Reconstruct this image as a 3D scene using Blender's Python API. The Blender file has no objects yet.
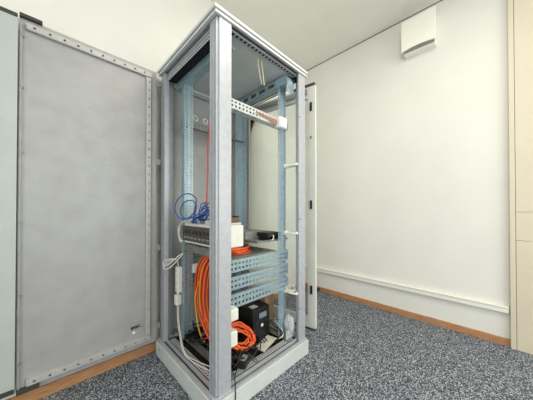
import bpy, bmesh, math, random
from mathutils import Vector, Matrix
random.seed(7)
S = bpy.context.scene
COL = S.collection
V = Vector

# ---------------------------------------------------------------- materials
def lin(c):
    return tuple(((v/255)/12.92 if v/255 <= .04045 else ((v/255+.055)/1.055)**2.4) for v in c) + (1,)

def mat(name, rgb, rough=.5, metal=0., var=.0, scale=30., bump=0., bscale=200., coat=0., alpha=1., trans=0.):
    m = bpy.data.materials.new(name); m.use_nodes = True
    nt = m.node_tree; b = nt.nodes['Principled BSDF']
    b.inputs['Base Color'].default_value = lin(rgb)
    b.inputs['Roughness'].default_value = rough
    b.inputs['Metallic'].default_value = metal
    b.inputs['Alpha'].default_value = alpha
    b.inputs['Transmission Weight'].default_value = trans
    tc = nt.nodes.new('ShaderNodeTexCoord')
    if var:
        n = nt.nodes.new('ShaderNodeTexNoise'); n.inputs['Scale'].default_value = scale
        n.inputs['Detail'].default_value = 5
        nt.links.new(tc.outputs['Object'], n.inputs['Vector'])
        r = nt.nodes.new('ShaderNodeValToRGB')
        r.color_ramp.elements[0].position = .3; r.color_ramp.elements[1].position = .7
        r.color_ramp.elements[0].color = lin([max(0, c*(1-var)) for c in rgb])
        r.color_ramp.elements[1].color = lin([min(255, c*(1+var)) for c in rgb])
        nt.links.new(n.outputs['Fac'], r.inputs['Fac'])
        nt.links.new(r.outputs['Color'], b.inputs['Base Color'])
    if bump:
        n2 = nt.nodes.new('ShaderNodeTexNoise'); n2.inputs['Scale'].default_value = bscale
        n2.inputs['Detail'].default_value = 3
        nt.links.new(tc.outputs['Object'], n2.inputs['Vector'])
        bp = nt.nodes.new('ShaderNodeBump'); bp.inputs['Strength'].default_value = bump
        bp.inputs['Distance'].default_value = .002
        nt.links.new(n2.outputs['Fac'], bp.inputs['Height'])
        nt.links.new(bp.outputs['Normal'], b.inputs['Normal'])
    return m

def carpet_mat():
    m = bpy.data.materials.new('carpet'); m.use_nodes = True
    nt = m.node_tree; b = nt.nodes['Principled BSDF']; b.inputs['Roughness'].default_value = .95
    b.inputs['Specular IOR Level'].default_value = .15
    tc = nt.nodes.new('ShaderNodeTexCoord')
    vo = nt.nodes.new('ShaderNodeTexVoronoi'); vo.inputs['Scale'].default_value = 210
    no = nt.nodes.new('ShaderNodeTexNoise'); no.inputs['Scale'].default_value = 150; no.inputs['Detail'].default_value = 6
    nt.links.new(tc.outputs['Object'], vo.inputs['Vector']); nt.links.new(tc.outputs['Object'], no.inputs['Vector'])
    sep = nt.nodes.new('ShaderNodeSeparateColor'); nt.links.new(vo.outputs['Color'], sep.inputs['Color'])
    ma = nt.nodes.new('ShaderNodeMath'); ma.operation = 'MULTIPLY_ADD'; ma.inputs[1].default_value = .62
    nt.links.new(sep.outputs['Red'], ma.inputs[0])
    mb = nt.nodes.new('ShaderNodeMath'); mb.operation = 'MULTIPLY'; mb.inputs[1].default_value = .38
    nt.links.new(no.outputs['Fac'], mb.inputs[0]); nt.links.new(mb.outputs[0], ma.inputs[2])
    r = nt.nodes.new('ShaderNodeValToRGB'); cr = r.color_ramp
    cr.elements[0].position = .2; cr.elements[0].color = lin((26, 30, 38))
    cr.elements[1].position = .84; cr.elements[1].color = lin((222, 224, 226))
    for p, c in ((.4, (80, 86, 95)), (.6, (106, 111, 120))):
        e = cr.elements.new(p); e.color = lin(c)
    nt.links.new(ma.outputs[0], r.inputs['Fac']); nt.links.new(r.outputs['Color'], b.inputs['Base Color'])
    bp = nt.nodes.new('ShaderNodeBump'); bp.inputs['Strength'].default_value = .5; bp.inputs['Distance'].default_value = .004
    nt.links.new(ma.outputs[0], bp.inputs['Height']); nt.links.new(bp.outputs['Normal'], b.inputs['Normal'])
    return m

def pane_mat():
    m = bpy.data.materials.new('clear_pane'); m.use_nodes = True
    nt = m.node_tree; nt.nodes.remove(nt.nodes['Principled BSDF']); out = nt.nodes['Material Output']
    tr = nt.nodes.new('ShaderNodeBsdfTransparent'); tr.inputs['Color'].default_value = (.93, .95, .93, 1)
    gl = nt.nodes.new('ShaderNodeBsdfGlossy'); gl.inputs['Roughness'].default_value = .03
    fr = nt.nodes.new('ShaderNodeFresnel'); fr.inputs['IOR'].default_value = 1.45
    mx = nt.nodes.new('ShaderNodeMixShader')
    nt.links.new(fr.outputs[0], mx.inputs[0]); nt.links.new(tr.outputs[0], mx.inputs[1]); nt.links.new(gl.outputs[0], mx.inputs[2])
    nt.links.new(mx.outputs[0], out.inputs['Surface'])
    return m

def wood_mat():
    m = mat('oak_skirting', (188, 128, 84), .45)
    nt = m.node_tree; b = nt.nodes['Principled BSDF']
    tc = nt.nodes.new('ShaderNodeTexCoord'); mp = nt.nodes.new('ShaderNodeMapping'); mp.inputs['Scale'].default_value = (4, 4, 70)
    n = nt.nodes.new('ShaderNodeTexNoise'); n.inputs['Scale'].default_value = 3; n.inputs['Detail'].default_value = 6
    r = nt.nodes.new('ShaderNodeValToRGB'); r.color_ramp.elements[0].color = lin((158, 108, 72)); r.color_ramp.elements[1].color = lin((202, 152, 108))
    r.color_ramp.elements[0].position = .3; r.color_ramp.elements[1].position = .7
    nt.links.new(tc.outputs['Object'], mp.inputs['Vector']); nt.links.new(mp.outputs[0], n.inputs['Vector'])
    nt.links.new(n.outputs['Fac'], r.inputs['Fac']); nt.links.new(r.outputs['Color'], b.inputs['Base Color'])
    return m

M = dict(
    wall=mat('cream_wall', (232, 229, 220), .85, var=.01, scale=3, bump=.25, bscale=160),
    ceil=mat('ceiling_paint', (234, 231, 220), .9, var=.01, scale=3, bump=.15, bscale=200),
    carpet=carpet_mat(), pane=pane_mat(), wood=wood_mat(),
    clad=mat('cream_cladding', (214, 203, 180), .5, var=.01, scale=4),
    trunk=mat('white_plastic_trunking', (240, 238, 226), .4),
    speaker=mat('cream_plastic', (243, 240, 226), .45),
    speakerdark=mat('cream_shadow_slot', (150, 146, 134), .7),
    paint=mat('grey_powder_coat', (150, 150, 148), .5, .15, var=.03, scale=18, bump=.1, bscale=500),
    frame=mat('light_grey_steel', (186, 188, 192), .4, .3, var=.03, scale=30, bump=.1, bscale=300),
    roof=mat('white_grey_lacquer', (216, 217, 215), .4, var=.02, scale=10),
    plinth=mat('plinth_lacquer', (206, 210, 206), .45, var=.02, scale=10),
    roofin=mat('roof_inner_sheet', (212, 216, 214), .45, .0, var=.03, scale=8),
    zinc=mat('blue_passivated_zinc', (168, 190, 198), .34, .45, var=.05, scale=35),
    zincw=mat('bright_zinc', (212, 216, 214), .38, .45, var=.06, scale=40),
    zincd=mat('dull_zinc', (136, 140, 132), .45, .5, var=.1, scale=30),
    leaf=mat('door_sheet', (164, 163, 161), .5, .2, var=.035, scale=9, bump=.12, bscale=400),
    strip=mat('door_strip', (182, 180, 175), .45, .2, var=.03, scale=14),
    panel=mat('pale_panel', (178, 184, 179), .45, .05, var=.02, scale=6),
    rearleaf=mat('rear_door_sheet', (214, 214, 204), .5, .05, var=.02, scale=7),
    black=mat('black_plastic', (22, 22, 24), .45),
    guard=mat('brown_black_guard', (58, 54, 48), .6), blackm=mat('black_rubber', (28, 27, 26), .8),
    upsb=mat('ups_case', (26, 26, 28), .4, var=.1, scale=30, bump=.1, bscale=600),
    upsf=mat('ups_front', (34, 34, 36), .32),
    lcd=mat('grey_lcd', (128, 142, 150), .2),
    white=mat('white_plastic', (238, 236, 226), .45, var=.02, scale=20),
    devtop=mat('device_beige_lid', (214, 208, 196), .5, var=.05, scale=30),
    devfront=mat('device_dark_front', (76, 70, 62), .55, var=.25, scale=60),
    grey=mat('device_grey', (150, 152, 150), .5, .2, var=.05, scale=20),
    dark=mat('dark_steel', (62, 62, 62), .55, .3, var=.2, scale=20),
    tray=mat('dark_tray', (58, 55, 50), .6, .3, var=.25, scale=25),
    orange=mat('orange_jacket', (248, 108, 48), .42),
    orange2=mat('deep_orange_jacket', (228, 84, 40), .42),
    yellow=mat('yellow_jacket', (236, 176, 52), .42),
    red=mat('red_jacket', (196, 70, 48), .45),
    blue=mat('blue_jacket', (36, 84, 158), .4),
    wcable=mat('white_jacket', (226, 222, 210), .5),
    beige=mat('beige_jacket', (196, 188, 150), .5),
    bcable=mat('black_jacket', (20, 20, 21), .5),
    card=mat('tan_cardboard', (176, 146, 112), .85, var=.06, scale=20),
    brown=mat('brown_case', (112, 88, 70), .6),
    bag=mat('clear_bag', (232, 236, 238), .25, trans=.45, bump=.6, bscale=60),
    copper=mat('pink_copper', (196, 140, 120), .4, .4),
    residue=mat('sticker_residue', (118, 124, 132), .6, var=.25, scale=120),
    glue=mat('white_glue', (230, 230, 226), .6),
)

# ---------------------------------------------------------------- mesh builder
class MB:
    def __init__(self, T=None):
        self.bm = bmesh.new(); self.T = T or Matrix.Identity(4)
    def quad(self, *pts):
        self.bm.faces.new([self.bm.verts.new(p) for p in pts])
    def box(self, x0, x1, y0, y1, z0, z1, R=None, c=None):
        vs = [V((x, y, z)) for z in (z0, z1) for y in (y0, y1) for x in (x0, x1)]
        if R is not None:
            c = c or V(((x0+x1)/2, (y0+y1)/2, (z0+z1)/2)); vs = [R @ (v-c) + c for v in vs]
        v = [self.bm.verts.new(p) for p in vs]
        for f in ((0, 2, 3, 1), (4, 5, 7, 6), (0, 1, 5, 4), (2, 6, 7, 3), (0, 4, 6, 2), (1, 3, 7, 5)):
            self.bm.faces.new([v[i] for i in f])
        return self
    def prism(self, pts, a, b, axis='z'):
        """closed polygon pts extruded from a to b on axis"""
        def P(p, h):
            if axis == 'z': return (p[0], p[1], h)
            if axis == 'x': return (h, p[0], p[1])
            return (p[0], h, p[1])
        lo = [self.bm.verts.new(P(p, a)) for p in pts]; hi = [self.bm.verts.new(P(p, b)) for p in pts]
        n = len(pts)
        self.bm.faces.new(lo[::-1]); self.bm.faces.new(hi)
        for i in range(n):
            self.bm.faces.new((lo[i], lo[(i+1) % n], hi[(i+1) % n], hi[i]))
        return self
    def perf(self, o, U, W, L, wd, rows, pitch, hl, th=.002, start=None):
        """steel strip with real punched holes; rows = [(centre across, hole width, phase)]"""
        o, U, W = V(o), V(U).normalized(), V(W).normalized(); N = U.cross(W)
        start = pitch/2 if start is None else start
        spans = []
        edges = sorted({0., wd} | {c-w/2 for c, w in rows} | {c+w/2 for c, w in rows})
        us = [0.]; holes = []
        u = start
        while u + hl/2 < L - .004:
            us += [u-hl/2, u+hl/2]; holes.append(len(us)-2); u += pitch
        us.append(L); hs = set(holes)
        def isrow(j):
            m = (edges[j]+edges[j+1])/2
            return any(abs(m-c) < w/2 for c, w in rows)
        solid = lambda i, j: 0 <= i < len(us)-1 and 0 <= j < len(edges)-1 and not (i in hs and isrow(j))
        vt = {}
        def vx(i, j, k):
            if (i, j, k) not in vt: vt[(i, j, k)] = self.bm.verts.new(o + U*us[i] + W*edges[j] + N*(th*k))
            return vt[(i, j, k)]
        for i in range(len(us)-1):
            for j in range(len(edges)-1):
                if not solid(i, j): continue
                self.bm.faces.new((vx(i, j, 1), vx(i+1, j, 1), vx(i+1, j+1, 1), vx(i, j+1, 1)))
                self.bm.faces.new((vx(i, j, 0), vx(i, j+1, 0), vx(i+1, j+1, 0), vx(i+1, j, 0)))
                if not solid(i-1, j): self.bm.faces.new((vx(i, j, 0), vx(i, j, 1), vx(i, j+1, 1), vx(i, j+1, 0)))
                if not solid(i+1, j): self.bm.faces.new((vx(i+1, j, 0), vx(i+1, j+1, 0), vx(i+1, j+1, 1), vx(i+1, j, 1)))
                if not solid(i, j-1): self.bm.faces.new((vx(i, j, 0), vx(i+1, j, 0), vx(i+1, j, 1), vx(i, j, 1)))
                if not solid(i, j+1): self.bm.faces.new((vx(i, j+1, 0), vx(i, j+1, 1), vx(i+1, j+1, 1), vx(i+1, j+1, 0)))
        return self
    def tube(self, pts, r, seg=8, sub=6, closed=False):
        pts = [V(p) for p in pts]; n = len(pts); out = []
        if n > 2 and sub > 1:
            rng = range(n if closed else n-1)
            g = (lambda i: pts[i % n]) if closed else (lambda i: pts[max(0, min(n-1, i))])
            for i in rng:
                p0, p1, p2, p3 = g(i-1), g(i), g(i+1), g(i+2)
                for k in range(sub):
                    t = k/sub
                    out.append(.5*((2*p1) + (p2-p0)*t + (2*p0-5*p1+4*p2-p3)*t*t + (3*p1-p0-3*p2+p3)*t**3))
            if not closed: out.append(pts[-1])
        else: out = pts
        m = len(out); rings = []; nrm = None
        for i, p in enumerate(out):
            a = out[(i-1) % m] if closed or i else out[0]; b = out[(i+1) % m] if closed or i < m-1 else out[-1]
            t = (b-a)
            if t.length < 1e-9: t = V((0, 0, 1))
            t.normalize()
            if nrm is None:
                nrm = t.cross(V((0, 0, 1)) if abs(t.z) < .9 else V((1, 0, 0))).normalized()
            else:
                nrm = (nrm - t*nrm.dot(t))
                nrm = nrm.normalized() if nrm.length > 1e-6 else t.orthogonal().normalized()
            bn = t.cross(nrm)
            rings.append([self.bm.verts.new(p + (nrm*math.cos(2*math.pi*k/seg) + bn*math.sin(2*math.pi*k/seg))*r) for k in range(seg)])
        for i in range(m if closed else m-1):
            A, B = rings[i], rings[(i+1) % m]
            for k in range(seg):
                self.bm.faces.new((A[k], A[(k+1) % seg], B[(k+1) % seg], B[k]))
        if not closed:
            self.bm.faces.new(rings[0][::-1]); self.bm.faces.new(rings[-1])
        return self
    def disc(self, c, axis, r, h, seg=20, r2=None):
        axis = V(axis).normalized(); c = V(c); a = axis.orthogonal().normalized(); b = axis.cross(a); r2 = r if r2 is None else r2
        A = [self.bm.verts.new(c + (a*math.cos(2*math.pi*k/seg)+b*math.sin(2*math.pi*k/seg))*r) for k in range(seg)]
        B = [self.bm.verts.new(c + axis*h + (a*math.cos(2*math.pi*k/seg)+b*math.sin(2*math.pi*k/seg))*r2) for k in range(seg)]
        self.bm.faces.new(A[::-1]); self.bm.faces.new(B)
        for k in range(seg): self.bm.faces.new((A[k], A[(k+1) % seg], B[(k+1) % seg], B[k]))
        return self
    def build(self, name, m, parent=None, bevel=0, smooth=False):
        bm = self.bm; bm.transform(self.T)
        bmesh.ops.recalc_face_normals(bm, faces=bm.faces)
        lo = V([min(v.co[i] for v in bm.verts) for i in range(3)]); hi = V([max(v.co[i] for v in bm.verts) for i in range(3)])
        org = V(((lo.x+hi.x)/2, (lo.y+hi.y)/2, lo.z))
        bmesh.ops.translate(bm, verts=bm.verts, vec=-org)
        me = bpy.data.meshes.new(name); bm.to_mesh(me); bm.free()
        if smooth:
            for p in me.polygons: p.use_smooth = True
        me.materials.append(M[m])
        o = bpy.data.objects.new(name, me); COL.objects.link(o); o.location = org
        o['worg'] = org
        if parent is not None:
            o.parent = parent; o.location = org - V(parent['worg'])
        if bevel:
            b = o.modifiers.new('bevel', 'BEVEL'); b.width = bevel; b.segments = 2; b.limit_method = 'ANGLE'; b.angle_limit = .9
        return o

def tag(o, label, cat, group=None):
    o['label'] = label; o['category'] = cat
    if group: o['group'] = group
    return o
def thing(name, loc, label, cat, group=None):
    o = bpy.data.objects.new(name, None); COL.objects.link(o); o.location = loc; o['worg'] = V(loc); o.empty_display_size = .1
    return tag(o, label, cat, group)
def struct(o):
    o['kind'] = 'structure'; return o
def B(*a, **k): return MB().box(*a, **k)

# ---------------------------------------------------------------- camera frame
H = 1.067
XW, YW, ZC = 2.60, 1.81, 3.0        # right wall, back wall, ceiling
XL, YF = -2.6, -2.8

# ---------------------------------------------------------------- the room
struct(B(XL-.1, XW+.1, YF-.1, YW+.1, -.1, 0).build('floor', 'carpet'))
struct(B(XL-.1, XW+.1, YF-.1, YW+.1, ZC, ZC+.1).build('ceiling', 'ceil'))
struct(B(XL, XW, YW, YW+.1, 0, ZC).build('wall_back', 'wall'))
struct(B(XW, XW+.1, YF, YW, 0, ZC).build('wall_right', 'wall'))
struct(B(XL-.1, XL, YF, YW, 0, ZC).build('wall_left', 'wall'))
struct(B(XL, XW, YF-.1, YF, 0, ZC).build('wall_front', 'wall'))
YT = -.112                               # where the cladding begins on the right wall
struct(B(XL, XW-.014, YW-.014, YW, 0, .066).build('baseboard_back', 'wood', bevel=.002))
struct(B(XW-.014, XW, YT, YW-.014, 0, .058).build('baseboard_right', 'wood', bevel=.002))
struct(MB().prism([(XW, .0), (XW-.035, 0), (XW-.035, ZC), (XW, ZC)], YT-.03, YT, 'y').build('trim_1', 'clad', bevel=.003))
cl = MB()
for z0, z1 in ((0, .832), (.834, 1.050), (1.052, ZC)):
    cl.box(XW-.03, XW, YF, YT-.033, z0, z1)
struct(cl.build('trim_2', 'clad', bevel=.0015))
# dark strip drawn in as the shadow line of the ceiling / wall joint
struct(B(XW-.005, XW, YT, YW, ZC-.005, ZC).build('joint_shadow', 'dark'))

# cable trunking on the right wall
t = thing('cable_trunking', (XW, .8, .262), 'long white plastic cable trunking along the right wall above the wooden skirting', 'cable trunking')
B(XW-.03, XW, YT+.006, YW-.02, .262, .300).build('trunking_body', 'trunk', t, bevel=.003)
B(XW-.036, XW, YT+.008, YW-.02, .3, .312).build('trunking_lid', 'trunk', t, bevel=.003)
B(XW-.034, XW, YT, YT+.006, .262, .313).build('end_cap', 'grey', t, bevel=.002)

# door stop
o = MB().disc((XW-.013, 1.585, .03), (-1, 0, 0), .016, .012).disc((XW-.025, 1.585, .03), (-1, 0, 0), .011, .035, r2=.014)
tag(o.build('door_stop', 'blackm'), 'small black rubber door stop on the skirting beside the open rear door', 'door stop')

# wall speaker
y0, y1, zb, zt = .325, .595, 2.60, 2.885
t = thing('wall_speaker', (XW, .46, zb), 'cream box loudspeaker mounted high on the right wall under the ceiling', 'speaker')
MB().prism([(XW, zb-.012), (XW-.075, zb-.012), (XW-.115, zt-.005), (XW, zt-.005)], y0+.012, y1-.012, 'y').build('housing', 'speaker', t, bevel=.004)
fr = MB(); n = 14; pr = []
for i in range(n+1):
    s = i/n; pr.append((y0+(y1-y0)*s, zb+.014*(1-(2*s-1)**2)))
sh = lambda z: (z-zb)/(zt-zb)*.012
vb = [[fr.bm.verts.new((XW-.105-(.02 if k else 0)-.0*s, yy, zz)) for (yy, zz) in pr] for k in (0, 1) for s in (0,)]
vt_ = [[fr.bm.verts.new((XW-.113-(.02 if k else 0), yy, zt)) for (yy, zz) in pr] for k in (0, 1)]
for k in (0, 1):
    for i in range(n): fr.bm.faces.new((vb[k][i], vb[k][i+1], vt_[k][i+1], vt_[k][i]))
for i in range(n):
    fr.bm.faces.new((vb[0][i], vb[0][i+1], vb[1][i+1], vb[1][i])); fr.bm.faces.new((vt_[0][i], vt_[0][i+1], vt_[1][i+1], vt_[1][i]))
for i in (0, n): fr.bm.faces.new((vb[0][i], vb[1][i], vt_[1][i], vt_[0][i]))
fr.build('front_cover', 'speaker', t, bevel=.003)
B(XW-.112, XW-.05, y0+.014, y1-.014, zb+.001, zb+.004).build('slot_shadow', 'speakerdark', t)  # darker strip standing in for the shade below the front cover

# ---------------------------------------------------------------- the rack
RX0, RX1, RY0, RY1 = .607, 1.42, .960, 1.752       # roof and plinth outline
ZT = 2.107
rack = thing('server_rack', ((RX0+RX1)/2, (RY0+RY1)/2, 0), 'tall open grey steel server rack without its near side panel, standing against the back wall', 'server rack')

# plinth
pl = MB()
pl.box(RX0, RX1, RY0, RY0+.02, 0, .098).box(RX0, RX1, RY1-.02, RY1, 0, .098)
pl.box(RX0, RX0+.02, RY0+.021, RY1-.021, 0, .098).box(RX1-.02, RX1, RY0+.021, RY1-.021, 0, .098)
p = pl.build('plinth', 'plinth', rack, bevel=.002)
for yy in (RY0+.07, RY1-.07): MB().disc((RX0, yy, .06), (-1, 0, 0), .006, .002, 12).build('plinth_bolt', 'zincd', p)

# corner posts: stepped profile with a seal groove
prof = [(0, .012), (.012, .012), (.012, 0), (.088, 0), (.088, .012), (.07, .012), (.07, .032), (.045, .032), (.045, .05), (.03, .05), (.03, .074), (.0, .074), (0, .056), (.006, .056), (.006, .05), (0, .05), (0, .03), (.005, .03), (.005, .024), (0, .024)]
px0, px1, py0, py1 = RX0+.026, RX1-.006, RY0+.016, RY1-.012
for sx, sy in ((0, 0), (0, 1), (1, 0), (1, 1)):
    pts = []
    for u, v in prof:
        pts.append((px1-u if sx else px0+u, py1-v if sy else py0+v))
    if sx != sy: pts.reverse()
    o = MB().prism(pts, .113, 2.069)
    if not sx:          # punched holes seen as little studs on the front side
        yy = (py1-.041 if sy else py0+.041)
        for k in range(24): o.disc((px0-.0, yy, .2+k*.078), (-1, 0, 0), .0035, .0015, 8)
    o.build('corner_post', 'frame', rack, bevel=.0015)
# little black hole plugs
for z in (.35, 1.0, 1.75): MB().disc((px1-.078, py0+.012, z), (0, -1, 0), .005, .014, 10).build('hole_plug', 'black', rack)

# bottom frame: outer rim with groove and punched inner strips
bf = MB()
for a, b, z0, z1 in ((.008, .026, .099, .113), (.040, .056, .099, .121)):
    bf.box(RX0+a, RX1-a, RY0+a, RY0+b, z0, z1).box(RX0+a, RX1-a, RY1-b, RY1-a, z0, z1)
    bf.box(RX0+a, RX0+b, RY0+b, RY1-b, z0, z1).box(RX1-b, RX1-a, RY0+b, RY1-b, z0, z1)
bf = bf.build('bottom_frame', 'frame', rack, bevel=.001)
gr = MB(); a, b = .027, .039
gr.box(RX0+a, RX1-a, RY0+a, RY0+b, .099, .105).box(RX0+a, RX1-a, RY1-b, RY1-a, .099, .105)
gr.box(RX0+a, RX0+b, RY0+b, RY1-b, .099, .105).box(RX1-b, RX1-a, RY0+b, RY1-b, .099, .105)
gr.build('seal_groove', 'dark', rack)
bs = MB()
for y in (RY0+.060, RY1-.098): bs.perf((RX0+.11, y, .124), (1, 0, 0), (0, 1, 0), RX1-RX0-.22, .038, [(.011, .008), (.027, .008)], .02, .012)
for x in (RX0+.060, RX1-.098): bs.perf((x, RY0+.11, .124), (0, 1, 0), (1, 0, 0), RY1-RY0-.22, .038, [(.011, .008), (.027, .008)], .02, .012)
bs.build('punched_strip', 'zincw', bf)
# base plate with cable openings
bp = MB()
bx0, bx1, by0, by1 = RX0+.06, RX1-.06, RY0+.06, RY1-.06
bp.box(bx0, bx1, by0, by0+.04, .100, .104).box(bx0, bx1, by1-.04, by1, .100, .104)
for i in range(7):
    x = bx0+.02+i*(bx1-bx0-.09)/6
    bp.box(x, x+.055 if i in (4, 5, 6) else x+.035, by0+.04, by1-.04, .100, .104)
bp.box(bx0, bx1, by0, by1, .09, .094)
bp.build('base_plate', 'tray', rack)
bb = MB()
bb.perf((RX0+.155, RY0+.06, .128), (0, 1, 0), (1, 0, 0), RY1-RY0-.12, .03, [(.015, .012)], .04, .02)
bb.perf((RX0+.33, RY0+.06, .128), (0, 1, 0), (1, 0, 0), RY1-RY0-.12, .03, [(.015, .012)], .04, .02)
bb.build('base_rail', 'zincd', rack)

# roof: cap, sub frame, inner sheet
r = MB(); r.box(RX0, RX1, RY0, RY1, 2.090, ZT)
roof = r.build('roof_panel', 'roof', rack, bevel=.003)
rf = MB()
for (x0_, x1_, y0_, y1_) in ((RX0+.008, RX1-.008, RY0+.006, RY0+.024), (RX0+.008, RX1-.008, RY1-.024, RY1-.006), (RX0+.008, RX0+.026, RY0+.024, RY1-.024), (RX1-.026, RX1-.008, RY0+.024, RY1-.024)):
    rf.box(x0_, x1_, y0_, y1_, 2.070, 2.084)
rf.box(RX0+.02, RX1-.02, RY0+.02, RY1-.02, 2.084, 2.09)
rf.build('roof_rim', 'roof', rack, bevel=.002)
rs = MB()
for ax in 'xy':
    pass
L_ = RX1-RX0-.2
rows = [(.014, .011), (.036, .009)]
rs.perf((RX0+.1, RY1-.042, 2.012), (1, 0, 0), (0, 0, 1), L_, .057, rows, .022, .012)
rs.perf((RX0+.1, RY0+.026, 2.050), (1, 0, 0), (0, 1, 0), L_, .040, [(.022, .02)], .03, .018)
for x in (RX0+.046, RX1-.046): rs.perf((x, RY0+.1, 2.012), (0, 1, 0), (0, 0, 1), RY1-RY0-.2, .057, rows, .022, .012)
rs.build('roof_frame', 'frame', rack)
B(RX0+.1, RX1-.1, RY0+.026, RY0+.066, 2.060, 2.066).build('cavity_shade', 'dark', rack)  # dark sheet imitating the shaded cavity behind the punched holes
B(RX0+.12, RX1-.09, RY0+.067, RY1-.05, 2.060, 2.064).build('inner_roof_sheet', 'roofin', rack)
B(RX0+.05, RX0+.118, RY0+.06, RY1-.06, 2.034, 2.066).build('brush_strip', 'blackm', rack)
B(RX1-.088, RX1-.055, RY0+.06, RY1-.06, 2.034, 2.064).build('brush_strip', 'blackm', rack)

# far side panel and stiles
B(RX0+.03, RX1-.03, RY1-.012, RY1-.004, .143, 2.05).build('side_panel', 'leaf', rack)

# mounting rails (L section, punched)
YN, YFR = 1.10, 1.61
for (xa, xb, y, fl, fy) in ((.735, .80, YN, 'front', 1), (.735, .80, YFR-.05, 'front', 1), (1.24, 1.325, YN, 'rear', 1), (1.24, 1.325, YFR, 'rear', -1)):
    r = MB()
    r.perf((xa, y, .132), (0, 0, 1), (1, 0, 0), 1.868, xb-xa, [(.016, .012), (xb-xa-.016, .009)], .0222, .012, th=.002)
    x = xa if fl == 'front' else xb-.002
    r.perf((x, y+.003 if fy > 0 else y-.046, .132), (0, 0, 1), (0, 1, 0), 1.868, .043, [(.021, .010)], .0222, .011)
    o = r.build('mounting_rail', 'zinc', rack)
# cross channels carrying the rails at the top and bottom
for x in (.728, 1.245):
    c = MB()
    c.perf((x, RY0+.06, 1.985), (0, 1, 0), (0, 0, 1), RY1-RY0-.12, .058, [(.03, .028)] if x > 1 else [(.04, .008)], .1, .062 if x > 1 else .03, th=.002, start=.16)
    c.box(x, x+.05, RY0+.06, RY1-.06, 1.983, 1.985)
    c.build('cross_channel', 'zinc', rack)
B(1.30, 1.33, RY0+.06, RY1-.06, 2.0, 2.03).build('cross_channel', 'dark', rack)
for x in (.74, 1.245):
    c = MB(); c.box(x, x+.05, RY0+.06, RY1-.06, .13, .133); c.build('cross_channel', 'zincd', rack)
# corner gusset at the rear top: plate with a round boss
g = MB(); g.box(1.25, 1.33, RY0+.065, RY0+.07, 1.93, 2.03).disc((1.29, RY0+.065, 1.985), (0, -1, 0), .03, .006, 20).disc((1.29, RY0+.059, 1.985), (0, -1, 0), .015, .004, 16)
g.build('gusset', 'zinc', rack, bevel=.001)
g = MB(); g.box(1.25, 1.34, RY0+.075, RY0+.08, .126, .19); g.box(1.25, 1.34, RY0+.075, RY0+.13, .126, .13)
g.build('gusset', 'zincw', rack, bevel=.001)
B(.742, .752, RY0+.06, RY0+.066, 1.945, 2.02).build('roof_clip', 'white', rack)

# depth struts
def strut(z0, z1, y, side, m, flange):
    s = MB(); w = z1-z0
    rows = [(w*.30, .014), (w*.72, .011)]
    s.perf((.735, y, z0), (1, 0, 0), (0, 0, 1), .60, w, rows, .029, .014)
    if flange == 'low': s.perf((.735, y+.002 if side > 0 else y-.045, z0-.002), (1, 0, 0), (0, 1, 0), .60, .045, [(.024, .012)], .031, .015)
    else: s.box(.735, 1.335, min(y, y+side*.018), max(y, y+side*.018), z1, z1+.002)
    return s.build('depth_strut', m, rack)
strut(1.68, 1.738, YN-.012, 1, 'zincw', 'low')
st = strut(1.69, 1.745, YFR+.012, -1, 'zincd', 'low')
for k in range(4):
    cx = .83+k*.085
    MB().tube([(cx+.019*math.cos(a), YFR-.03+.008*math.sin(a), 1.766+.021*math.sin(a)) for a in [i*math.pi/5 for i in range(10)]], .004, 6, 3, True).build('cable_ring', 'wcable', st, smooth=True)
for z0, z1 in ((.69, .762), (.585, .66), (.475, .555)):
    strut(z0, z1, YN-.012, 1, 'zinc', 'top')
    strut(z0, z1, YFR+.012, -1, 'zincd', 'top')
# white cable rings on the near rear rail
for z in (.456, .895, 1.40):
    xr = 1.325
    q = MB().tube([(xr-.012, YN, z), (xr-.014, 1.05, z-.002), (xr-.012, 1.0, z), (xr+.004, .992, z+.003), (xr+.03, 1.0, z+.004), (xr+.036, 1.05, z+.002), (xr+.03, YN, z)], .0085, 6, 4)
    q.box(xr-.02, xr+.02, YN-.012, YN-.001, z-.014, z+.014)
    q.build('cable_ring', 'white', rack, smooth=False)

# ---- front door, opened flat against the back wall
DX0, DX1, DY0, DY1, DZ0, DZ1 = -.086, RX0-.012, 1.722, 1.748, .112, 2.078
d = MB()
d.box(DX0, DX1, DY1-.003, DY1, DZ0, DZ1)
for (a, b, c, e) in ((DX0, DX1, DZ1-.004, DZ1), (DX0, DX1, DZ0, DZ0+.004), (DX0, DX0+.004, DZ0, DZ1), (DX1-.004, DX1, DZ0, DZ1)):
    d.box(a, b, DY0+.004, DY1, c, e)
d.box(DX0+.004, DX1-.004, DY0+.004, DY0+.007, DZ0+.004, DZ1-.004)
door = d.build('front_door', 'leaf', rack)
f = MB(); ys = DY0-.014
rw = [(.014, .010)]
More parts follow.
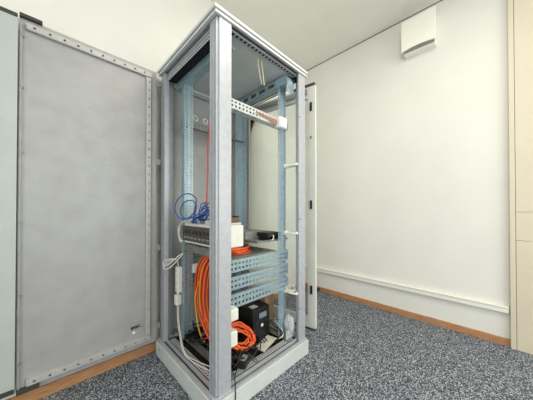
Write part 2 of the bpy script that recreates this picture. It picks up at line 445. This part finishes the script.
# stand-off frame of punched strips: top, hinge side, bottom
f.perf((-.06, ys, 2.020), (1, 0, 0), (0, 0, 1), .615, .028, rw, .06, .010)
f.box(-.06, .555, ys, DY0+.004, 2.016, 2.020).box(-.06, .555, ys, DY0+.004, 2.046, 2.049)
f.perf((.527, ys, .15), (0, 0, 1), (1, 0, 0), 1.86, .03, [(.015, .009)], .06, .010)
f.box(.523, .527, ys, DY0+.004, .178, 2.016).box(.554, .557, ys, DY0+.004, .15, 2.046)
f.perf((-.05, ys, .148), (1, 0, 0), (0, 0, 1), .605, .03, rw, .06, .010)
f.box(-.05, .527, ys, DY0+.004, .178, .182).box(-.05, .527, ys, DY0+.004, .145, .148)
f.build('punched_frame', 'strip', door)
e = MB()
e.box(DX0+.004, DX0+.012, DY0-.006, DY0+.004, DZ0+.02, DZ1-.03)
e.build('edge_rim', 'grey', door)
for z in (.27, .62, 1.0, 1.37, 1.71, 1.98):
    MB().disc((DX0+.012, DY0+.004, z), (0, -1, 0), .007, .012, 12).build('bolt', 'zincd', door, smooth=False)
for z0, z1 in ((DZ1-.004, DZ1+.014), (DZ0+.006, DZ0+.030)):
    B(DX0+.001, .0, DY0-.016, DY1, z0, z1).build('edge_guard', 'guard', door, bevel=.002)
for z in (.22, .79, 1.42, 2.0):
    h = MB().box(DX1-.004, RX0+.02, DY0-.001, DY0+.012, z-.02, z+.02).disc((DX1+.006, DY0-.002, z-.03), (0, 0, 1), .005, .06, 12)
    h.build('hinge', 'grey', door, bevel=.001)
rs_ = MB()
for k in range(26):
    u, w = random.uniform(.43, .50), random.uniform(.245, .272)
    rs_.box(u, u+random.uniform(.006, .02), DY0+.0034, DY0+.004, w, w+random.uniform(.002, .007))
rs_.box(.44, .49, DY0+.0034, DY0+.0036, .25, .268); rs_.build('sticker_residue', 'residue', door)['kind'] = 'stuff'
MB().disc((.455, DY0+.004, .226), (0, -1, 0), .009, .0012, 14).build('glue_spot', 'glue', door)
sp = MB()
for k in range(26):
    sp.disc((random.uniform(.2, .52), DY0+.004, random.uniform(1.3, 1.75)), (0, -1, 0), random.uniform(.0015, .004), .0004, 8)
sp.build('scuffs', 'residue', door)['kind'] = 'stuff'

# ---- rear door, ajar
ang = math.atan2(.118, .76)
T = Matrix.Translation((1.455, 1.745, 0)) @ Matrix.Rotation(math.radians(-90)+ang, 4, 'Z')
# local: x runs from hinge to free edge, y>0 towards outside... inside face at y = -.012
W_ = .765
d = MB(T)
FW = .068
d.box(0, FW, -.014, .014, .112, 2.08).box(W_-FW, W_, -.014, .014, .112, 2.08)
d.box(FW, W_-FW, -.014, .014, 1.985, 2.08).box(FW, W_-FW, -.014, .014, .112, .195)
rd = d.build('rear_door', 'rearleaf', rack, bevel=.0015)
MB(T).box(FW-.008, W_-FW+.008, -.002, .003, .187, 1.993).build('glass_pane', 'pane', rd)
MB(T).box(FW, W_-FW, -.024, -.014, 2.02, 2.06).build('inner_stiffener', 'grey', rd)
for z in (1.91, 1.11, .42):
    MB(T).box(W_-.045, W_-.025, -.022, -.014, z-.035, z+.035).build('latch', 'black', rd, bevel=.003)
for z0, z1 in ((2.08, 2.10), (.097, .112)):
    MB(T).box(W_-.2, W_-.004, -.02, .012, z0, z1).build('edge_guard', 'guard', rd, bevel=.002)
MB(T).disc((W_-.035, -.016, 1.66), (0, -1, 0), .008, .005, 12).build('bolt', 'zincd', rd)
for z in (.4, 1.1, 1.8): MB().disc((1.438, 1.742, z), (0, 0, 1), .008, .09, 12).build('hinge', 'grey', rd)

# ---- loose panel to the left of the door
t = thing('rack_panel', (-.52, 1.74, 0), 'pale steel panel standing upright at the left edge beside the open front door', 'panel')
PX1 = -.0895
d = MB(); d.box(-.96, PX1, 1.715, 1.742, .125, 2.066)
lf = d.build('panel_sheet', 'panel', t, bevel=.002)
for x in (-.9, -.5): B(x, x+.06, 1.718, 1.742, 0, .125).build('foot', 'black', t)
for z0, z1 in ((2.062, 2.082), (.132, .156)):
    B(-.26, PX1-.002, 1.711, 1.744, z0, z1).build('edge_guard', 'guard', t, bevel=.002)
for z in (1.83, 1.055):
    B(-.205, -.176, 1.707, 1.715, z-.036, z+.036).build('latch', 'black', t, bevel=.003)

# ---------------------------------------------------------------- equipment in the rack
# 19 inch device on the front rails
t = thing('network_device', (.82, 1.36, .83), 'pale rack-mounted network box with dark front under the blue cables', 'network device')
B(.74, .92, 1.115, 1.585, .835, .97).build('case', 'white', t, bevel=.003)
B(.736, .9, 1.12, 1.58, .97, .976).build('lid', 'devtop', t, bevel=.001)
fp = MB(); fp.box(.728, .74, 1.13, 1.575, .85, .955)
fpo = fp.build('front_panel', 'devfront', t, bevel=.002)
for k in range(8):
    B(.722, .728, 1.16+k*.05, 1.19+k*.05, .905, .925).build('port', 'dark', fpo)
for k in range(8):
    B(.723, .728, 1.16+k*.05, 1.19+k*.05, .87, .882).build('vent', 'grey', fpo)
# flatter device below it
t = thing('flat_network_switch', (.83, 1.36, .775), 'flat grey switch mounted just below the pale network box', 'network device')
B(.745, .80, 1.13, 1.575, .778, .822).build('case', 'grey', t, bevel=.003)
B(.736, .745, 1.112, 1.60, .776, .824).build('front_panel', 'zincd', t, bevel=.001)
# shelf for the orange coil
tag(B(.82, 1.235, 1.118, 1.60, .764, .768).build('equipment_shelf', 'zincd'), 'grey steel shelf behind the topmost low punched strut', 'shelf')
# rear device + tray
t = thing('rear_tray', (1.2, 1.36, .84), 'wide grey steel tray spanning the rear rails below eye level', 'tray')
B(1.05, 1.38, 1.13, 1.60, .835, .838).build('tray_floor', 'grey', t)
B(1.05, 1.053, 1.13, 1.60, .838, .852).build('tray_lip', 'zincd', t); B(1.05, 1.38, 1.13, 1.133, .838, .85).build('tray_lip', 'zincd', t); B(1.05, 1.38, 1.597, 1.6, .838, .85).build('tray_lip', 'zincd', t)
t = thing('black_network_switch', (1.2, 1.24, .84), 'low black network switch lying at the right end of the grey tray', 'network device')
B(1.17, 1.31, 1.14, 1.26, .866, .898).build('case', 'black', t, bevel=.003)
B(1.185, 1.295, 1.137, 1.14, .872, .890).build('port_row', 'dark', t)
for x in (1.18, 1.28): B(x, x+.015, 1.15, 1.25, .838, .866).build('foot', 'blackm', t)
tag(B(1.10, 1.34, 1.31, 1.58, .838, .895).build('media_converter', 'grey', bevel=.004), 'grey flat network unit lying behind the black switch', 'network device')
tag(MB().tube([(1.22, 1.135, .88), (1.215, 1.125, .86), (1.20, 1.13, .845), (1.21, 1.15, .842)], .004, 8, 6).build('patch_lead', 'wcable', smooth=True), 'short white patch lead plugged into the low black network switch', 'cable')

# brown adapter on the pale network box
t = thing('power_adapter', (.87, 1.16, .976), 'small brown power adapter lying on the pale network box', 'power adapter')
B(.83, .91, 1.125, 1.2, .976, .986).build('base', 'devtop', t, bevel=.003)
B(.835, .90, 1.13, 1.19, .986, 1.02).build('housing', 'brown', t, bevel=.006)
B(.87, .905, 1.14, 1.165, 1.02, 1.03).build('plug', 'black', t, bevel=.002)

# blue patch cables: two loops hanging left and a tangled heap on the lid
def loop(c, ru, rv, U, W, n=14, ph=0, jit=0):
    c, U, W = V(c), V(U).normalized(), V(W).normalized()
    return [c + U*(ru*math.cos(ph+2*math.pi*k/n)) + W*(rv*math.sin(ph+2*math.pi*k/n)) + V([random.uniform(-jit, jit) for _ in range(3)]) for k in range(n)]
blab = 'thin blue patch cable in the tangled heap on the pale network box'
for k, (c, a, b) in enumerate((((.705, 1.475, 1.092), .074, .088), ((.715, 1.455, 1.07), .055, .064))):
    pts = loop(c, a, b, (-.7, .7, 0), (.15, 0, 1), 14, 0)
    pts = pts[9:] + pts[:9]
    pts = pts[:12] + [V((.745, 1.45-.02*k, .992)), V((.775, 1.40, .992+.008*k)), V((.80, 1.36, .995+.008*k))]
    tag(MB().tube(pts, .004, 8, 5).build('blue_patch_cable', 'blue', smooth=True),
        ('larger' if k == 0 else 'smaller')+' blue cable loop sticking out left of the blue cable heap', 'cable')
for k in range(13):
    cx, cy = .77+random.uniform(-.03, .04), 1.35+random.uniform(-.04, .05)
    tilt = random.uniform(-.6, .9)
    pts = loop((cx, cy, 1.0+.006*k), random.uniform(.05, .09), random.uniform(.025, .06), (random.uniform(-.5, .5), 1, random.uniform(-.5, .5)), (.6, tilt*.3, .3+abs(tilt)), 12, random.random()*6, .006)
    for p_ in pts: p_.z = max(p_.z, .982)
    tag(MB().tube(pts[:11], .004, 8, 5).build('blue_patch_cable', 'blue', smooth=True), blab, 'cable', 'blue patch cables in a heap')

# red cable down from the upper strut
tag(MB().tube([(.80, 1.22, 1.74), (.788, 1.29, 1.68), (.782, 1.318, 1.5), (.784, 1.325, 1.3), (.78, 1.33, 1.1), (.785, 1.34, .985)], .0045, 8, 8).build('red_patch_cable', 'red', smooth=True), 'red cable hanging straight down beside the front corner post', 'cable')

# clutter on the lid
tag(B(.745, .80, 1.20, 1.29, .976, 1.0).build('cable_box', 'devtop', bevel=.004), 'small beige box lying on the pale network box right of the blue cables', 'box')
for k in range(4):
    yy = 1.54-.03*k
    tag(MB().tube([(.742, yy, .981), (.75+.01*k, yy-.08, .983+.004*k), (.77, yy-.15, .981), (.80, yy-.10, .984), (.83, yy-.2, .981)], .0038, 8, 5).build('white_lead', 'wcable', smooth=True), 'white lead lying on top of the pale network box under the blue cables', 'cable', 'white leads on the network box')
# white wires drooping over the left end of the device
for k in range(3):
    tag(MB().tube([(.733-.006*k, 1.54+.006*k, .985), (.715-.006*k, 1.572+.004*k, .97-.012*k), (.708-.004*k, 1.585, .91), (.712, 1.578, .86-.01*k), (.72, 1.55, .845)], .0038, 8, 6).build('white_lead', 'wcable', smooth=True), 'thin white lead drooping over the left end of the pale network box', 'cable', 'white leads at the pale network box')

# orange fibre bundle: long coil hanging behind the near front post
oc = 'orange fibre cable in the tall hanging coil beside the front corner post'
for k in range(20):
    f_ = k/19
    yo = 1.535-.16*f_+random.uniform(-.012, .012); xo = .79+.05*random.random()
    zt_ = .79+.012*random.random(); zb_ = .155+.10*random.random()
    yi = 1.23+random.uniform(-.03, .03)
    pts = [(xo+.16, 1.30+random.uniform(-.05, .05), .776+.01*random.random()), (xo+.06, (yo+yi)/2-.03, zt_+.0), (xo+.008, yo-.075, zt_-.075), (xo, yo-.025, zt_-.17), (xo, yo, .47), (xo+.005, yo-.015, .35), (xo+.01, yo-.06, zb_+.08), (xo+.02, (yo+yi)/2-.03, zb_), (xo+.03, yi, zb_+.05), (xo+.03, yi-.035, .35), (xo+.02, yi-.02, .55)]
    m_ = 'yellow' if k in (4, 10) else ('orange2' if k % 4 == 1 else 'orange')
    tag(MB().tube(pts, .0048, 8, 5).build('yellow_cable' if m_ == 'yellow' else 'orange_cable', m_, smooth=True),
        'yellow cable running inside the tall hanging orange coil' if m_ == 'yellow' else oc, 'cable',
        'yellow cables in the tall coil' if m_ == 'yellow' else 'orange cables in the tall coil')
tag(MB().tube([(.80, 1.46, .56), (.785, 1.49, .45), (.785, 1.475, .33), (.79, 1.44, .22), (.81, 1.40, .15), (.84, 1.34, .14)], .0052, 8, 6).build('yellow_cable', 'yellow', smooth=True), 'yellow cable hanging along the outer left side of the orange coil', 'cable')
# orange cables lying on the shelf
for k in range(9):
    cx, cy = .99+random.uniform(-.04, .04), 1.27+random.uniform(-.03, .04)
    pts = loop((cx, cy, .774+.006*(k % 5)), random.uniform(.09, .13), random.uniform(.05, .09), (1, .25, 0), (-.25, 1, 0), 14, random.random()*6, .003)
    for p_ in pts: p_.z = max(p_.z, .773)
    tag(MB().tube(pts, .0045, 8, 4, True).build('orange_cable', 'orange2' if k % 3 == 0 else 'orange', smooth=True), 'orange cable coiled flat on the shelf behind the topmost low strut', 'cable', 'orange cables on the shelf')
# lower orange coil near the right side opening
for k in range(9):
    c = (.90+random.uniform(-.015, .02), 1.135+random.uniform(-.02, .03), .245+random.uniform(-.03, .035))
    pts = loop(c, random.uniform(.085, .12), random.uniform(.045, .085), (1, -.15, -.45), (.25, .45, 1), 14, random.random()*6, .006)
    for p_ in pts: p_.z = max(p_.z, .15); p_.y = max(p_.y, 1.045)
    tag(MB().tube(pts, .0048, 8, 4, True).build('orange_cable', 'orange2' if k % 3 == 1 else 'orange', smooth=True), 'orange cable in the small loose coil in front of the black UPS', 'cable', 'orange cables in front of the black UPS')

# UPS
ux0, ux1, uy0, uy1, uz0, uz1 = 1.05, 1.215, 1.165, 1.53, .131, .362
t = thing('ups', (1.135, 1.3, uz0), 'black tower UPS with a grey display standing at the bottom of the rack', 'UPS')
B(ux0, ux1, uy0+.02, uy1, uz0, uz1).build('case', 'upsb', t, bevel=.006)
fpz = MB().prism([(uy0+.02, uz0), (uy0+.004, uz0+.01), (uy0, uz0+.11), (uy0+.006, uz1-.004), (uy0+.02, uz1)], ux0+.001, ux1-.001, 'x').build('front_panel', 'upsf', t, bevel=.003)
B(ux0+.055, ux0+.13, uy0-.002, uy0+.004, uz1-.075, uz1-.035).build('display', 'lcd', fpz, bevel=.002)
B(ux0+.05, ux0+.135, uy0-.0005, uy0+.005, uz1-.08, uz1-.03).build('display_frame', 'black', fpz)
MB().disc((ux0+.085, uy0+.004, uz1-.125), (0, -1, 0), .012, .006, 18).build('power_button', 'white', fpz)
B(ux0+.02, ux1-.02, uy0-.001, uy0+.004, uz1-.104, uz1-.1).build('seam', 'dark', fpz)
B(ux0+.02, ux0+.075, uy0+.03, uy0+.075, uz1, uz1+.0012).build('sticker', 'white', t)
vv = MB()
for k in range(7): vv.box(ux0-.001, ux0+.002, uy0+.07+k*.022, uy0+.08+k*.022, uz0+.04, uz0+.15)
vv.build('vent', 'black', t)

# tan box behind the UPS
t = thing('cardboard_box', (1.27, 1.32, .131), 'tan cardboard box behind the black UPS', 'box')
B(1.225, 1.32, 1.22, 1.44, .145, .40).build('carton', 'card', t, bevel=.002)
B(1.223, 1.322, 1.218, 1.442, .385, .405).build('lid', 'card', t, bevel=.002)

# white junction box on the upper strut end, with wires
t = thing('junction_box', (1.27, 1.08, 1.69), 'white plastic junction box at the right end of the upper punched strut', 'junction box')
B(1.19, 1.265, 1.045, 1.085, 1.655, 1.735).build('box_body', 'white', t, bevel=.004)
B(1.193, 1.262, 1.036, 1.045, 1.658, 1.732).build('cover', 'white', t, bevel=.004)
for k in range(4):
    tag(MB().tube([(1.192, 1.07, 1.685+.008*k), (1.16, 1.072, 1.68+.009*k), (1.12, 1.075, 1.70+.004*k), (1.06-.02*k, 1.08, 1.705+.003*k)], .003, 6, 6).build('thin_wire', 'copper', smooth=True), 'thin pinkish wire running along the strut into the junction box', 'wire', 'wires into the junction box')

# white power strip on the far front rail, with plug, cords
t = thing('power_strip', (.72, 1.60, .34), 'white vertical power strip hanging on the left front rail', 'power strip')
B(.694, .73, 1.575, 1.622, .47, .655).build('strip_body', 'white', t, bevel=.006)
for k in range(4): MB().disc((.694, 1.598, .495+k*.045), (-1, 0, 0), .014, .003, 16).build('socket', 'devtop', t)
B(.726, .735, 1.58, 1.615, .49, .63).build('bracket', 'zincd', t)
t = thing('mains_plug', (.715, 1.61, .35), 'white mains plug hanging just below the white power strip', 'plug')
B(.692, .732, 1.59, 1.635, .375, .45).build('plug_body', 'white', t, bevel=.008)
MB().disc((.712, 1.612, .45), (0, 0, 1), .008, .019, 12).build('strain_relief', 'white', t)
for k in range(2):
    tag(MB().tube([(.71, 1.60, .655), (.70, 1.605, .70), (.675, 1.64-.01*k, .70+.012*k), (.64-.01*k, 1.66, .675+.02*k), (.625, 1.65, .645+.02*k), (.65, 1.6, .66+.03*k), (.70, 1.57, .72+.02*k), (.72, 1.545, .755)], .0042, 8, 6).build('white_cable', 'wcable', smooth=True), 'white cable looped above the white power strip', 'cable', 'white cables above the power strip')
for k in range(2):
    tag(MB().tube([(.705+.008*k, 1.607-.01*k, .378), (.69+.004*k, 1.565-.01*k, .29), (.666+.004*k, 1.47-.012*k, .20), (.655+.005*k, 1.39-.015*k, .145), (.668+.02*k, 1.29, .131), (.690+.026*k, 1.19, .132), (.712+.03*k, 1.10, .134), (.76+.02*k, 1.065, .136)], .003, 8, 7).build('white_cable', 'wcable', smooth=True), 'white cable dropping from the mains plug and trailing along the rack base', 'cable', 'white cables along the rack base')

# socket box on the far side
t = thing('socket_box', (.85, 1.585, .615), 'small cream socket box beside the top of the tall orange coil', 'socket')
B(.80, .85, 1.545, 1.588, .60, .665).build('box_body', 'white', t, bevel=.004)
B(.812, .838, 1.541, 1.545, .615, .65).build('face_plate', 'devtop', t, bevel=.002)

# two white boxes on the near front rail
for lab, x1_, z0, z1 in (('upper white plastic box beside the lower part of the front corner post', .816, .430, .497), ('lower white plastic box beside the lower part of the front corner post', .810, .285, .370)):
    t = thing('white_connection_box', (.82, 1.08, z0), lab, 'connection box')
    B(.752, x1_, 1.035, 1.097, z0, z1).build('box_body', 'white', t, bevel=.004)
    B(.757, x1_-.004, 1.029, 1.035, z0+.005, z1-.005).build('cover', 'white', t, bevel=.003)

# black cables and power bricks on the base
for k, (x, y, a) in enumerate(((.84, 1.47, .3), (.93, 1.40, -.4), (.96, 1.55, .2), (.80, 1.20, .1), (.88, 1.06, .5), (.79, 1.57, -.2))):
    R = Matrix.Rotation(a, 3, 'Z')
    labs = ('black power brick nearest the foot of the orange coil', 'black power brick on the base behind the orange coil', 'black power brick at the back of the rack base', 'black power brick beside the white cables on the base', 'black power brick below the lower white box', 'black power brick by the foot of the far front rail')
    t = thing('power_brick', (x, y, .131), labs[k], 'power adapter')
    B(x-.05, x+.05, y-.027, y+.027, .131, .168, R=R).build('brick_body', 'black', t, bevel=.005)
    B(x-.03, x+.03, y-.018, y+.018, .168, .1692, R=R).build('rating_label', 'grey', t)
for k in range(12):
    x, y = random.uniform(.80, 1.02), random.uniform(1.05, 1.16)
    pts = [(x, y, .15+random.random()*.04)]
    for j in range(6):
        x = min(1.04, max(.77, x+random.uniform(-.11, .11))); y = min(1.2, max(1.05, y+random.uniform(-.07, .07)))
        pts.append((x, y, .15+random.random()*.06))
    tag(MB().tube(pts, .0042, 8, 6).build('black_cable', 'bcable', smooth=True), 'black cable tangled on the rack base by the right side opening', 'cable', 'black cables on the rack base near side')
for k in range(9):
    x, y = random.uniform(.74, .95), random.uniform(1.25, 1.62)
    pts = [(x, y, .15)]
    for j in range(5):
        x = min(1.03, max(.74, x+random.uniform(-.12, .12))); y = min(1.64, max(1.22, y+random.uniform(-.1, .1)))
        pts.append((x, y, .15+random.random()*.05))
    tag(MB().tube(pts, .0048, 8, 6).build('black_cable', 'bcable', smooth=True), 'black cable snaking over the rack base behind the front opening', 'cable', 'black cables on the rack base front')
tag(MB().tube([(.90, 1.20, .15), (.86, 1.25, .20), (.82, 1.32, .21), (.80, 1.42, .17), (.83, 1.52, .155)], .005, 8, 6).build('red_cable', 'red', smooth=True), 'red cable lying among the black cables on the rack base', 'cable')
for k in range(2):
    tag(MB().tube([(1.10+.02*k, 1.10, .155), (1.04, 1.12, .24+.03*k), (1.06+.03*k, 1.135, .30), (1.14, 1.13, .29), (1.21, 1.11, .24-.02*k), (1.22+.02*k, 1.06, .18), (1.16, 1.06, .155)], .0042, 8, 6).build('black_cable', 'bcable', smooth=True), 'black cable looping up in front of the UPS', 'cable', 'black cables in front of the UPS')
for k in range(2):
    tag(MB().tube([(1.25+.015*k, 1.15, .23), (1.265+.01*k, 1.13, .2), (1.27, 1.09, .17+.01*k), (1.23+.01*k, 1.06, .155), (1.17, 1.075, .155)], .004, 8, 6).build('white_lead', 'wcable', smooth=True), 'white lead curled on the base right of the black UPS', 'cable', 'white leads right of the UPS')
# black cord over the plinth edge
tag(MB().tube([(.86, 1.05, .16), (.80, 1.02, .17), (.752, .985, .152), (.738, .962, .146), (.735, .956, .10), (.735, .958, .03)], .003, 8, 6).build('black_cable', 'bcable', smooth=True), 'thin black cable dangling over the plinth beside the front corner post', 'cable')
# papers / light sheet in front of the UPS
tag(B(1.02, 1.2, 1.06, 1.14, .1435, .1455, R=Matrix.Rotation(.25, 3, 'Z')).build('paper_sheet', 'devtop'), 'beige sheet lying on the base in front of the UPS', 'paper')
# clear bag in the right corner
bg = bmesh.new(); bmesh.ops.create_icosphere(bg, subdivisions=3, radius=1)
for v in bg.verts:
    k = 1+.25*math.sin(9*v.co.x+4*v.co.z)*math.sin(7*v.co.y+3)
    v.co = V((1.31+.028*v.co.x*k, 1.055+.04*v.co.y*k, .215+.07*v.co.z*k))
mb = MB(); mb.bm.free(); mb.bm = bg
tag(mb.build('plastic_bag', 'bag', smooth=False), 'crumpled clear plastic bag in the right bottom corner of the rack', 'bag')
# cables on the lowest ring
for k in range(2):
    tag(MB().tube([(1.31, 1.09, .49+.006*k), (1.31, 1.05, .468), (1.335, 1.02, .470+.008*k), (1.345, 1.05, .50), (1.33, 1.085, .49)], .004, 8, 6).build('grey_lead', 'wcable', smooth=True), 'pale lead coiled on the lowest white cable ring', 'cable', 'leads on the lowest cable ring')
# two beige cables under the roof
for k in range(2):
    tag(MB().tube([(.985+.03*k, 1.05, 2.045), (.99+.035*k, 1.05, 2.0), (1.01+.03*k, 1.055, 1.94), (1.03+.022*k, 1.06, 1.90)], .0038, 8, 6).build('beige_cable', 'beige', smooth=True), 'beige cable hanging from the inside of the rack roof', 'cable', 'beige cables under the roof')

# ---------------------------------------------------------------- light
def area(name, loc, rot, sx, sy, power, rgb):
    l = bpy.data.lights.new(name, 'AREA'); l.shape = 'RECTANGLE'; l.size = sx; l.size_y = sy; l.energy = power; l.color = rgb
    o = bpy.data.objects.new(name, l); COL.objects.link(o); o.location = loc; o.rotation_euler = rot
    return o
area('ceiling_lamp', (1.0, .1, ZC-.03), (0, 0, 0), 1.2, .6, 20, (1, .94, .84))
area('ceiling_lamp', (.9, -1.4, ZC-.03), (0, 0, 0), 1.2, .6, 24, (1, .94, .84))
area('ceiling_lamp', (-1.5, -.9, ZC-.03), (0, 0, 0), 1.2, .6, 9, (1, .94, .84))
area('window_fill_light', (1.2, YF+.05, 1.5), (math.radians(90), 0, 0), 2.4, 1.7, 58, (.84, .93, 1))
area('window_fill_light', (XL+.05, -1.0, 1.5), (math.radians(90), 0, math.radians(-90)), 2.4, 1.6, 55, (.84, .93, 1))  # added cool fill for the right wall, no window known on this side
w = bpy.data.worlds.new('world'); S.world = w; w.use_nodes = True
w.node_tree.nodes['Background'].inputs['Color'].default_value = (.8, .85, .9, 1)
w.node_tree.nodes['Background'].inputs['Strength'].default_value = .2

# ---------------------------------------------------------------- camera
cam = bpy.data.cameras.new('camera'); co = bpy.data.objects.new('camera', cam); COL.objects.link(co)
cam.sensor_width = 36; cam.lens = 36*224/533; cam.clip_start = .02
cam.shift_x = 1.5/533; cam.shift_y = 8/533
co.location = (0, 0, H); co.rotation_euler = (math.radians(90.5), 0, math.radians(-45))
S.camera = co
for o in S.objects:
    if 'worg' in o: del o['worg']
S.view_settings.view_transform = 'Standard'; S.view_settings.look = 'None'
S.view_settings.gamma = 1; S.view_settings.use_curve_mapping = False
S.view_settings.exposure = 0.05
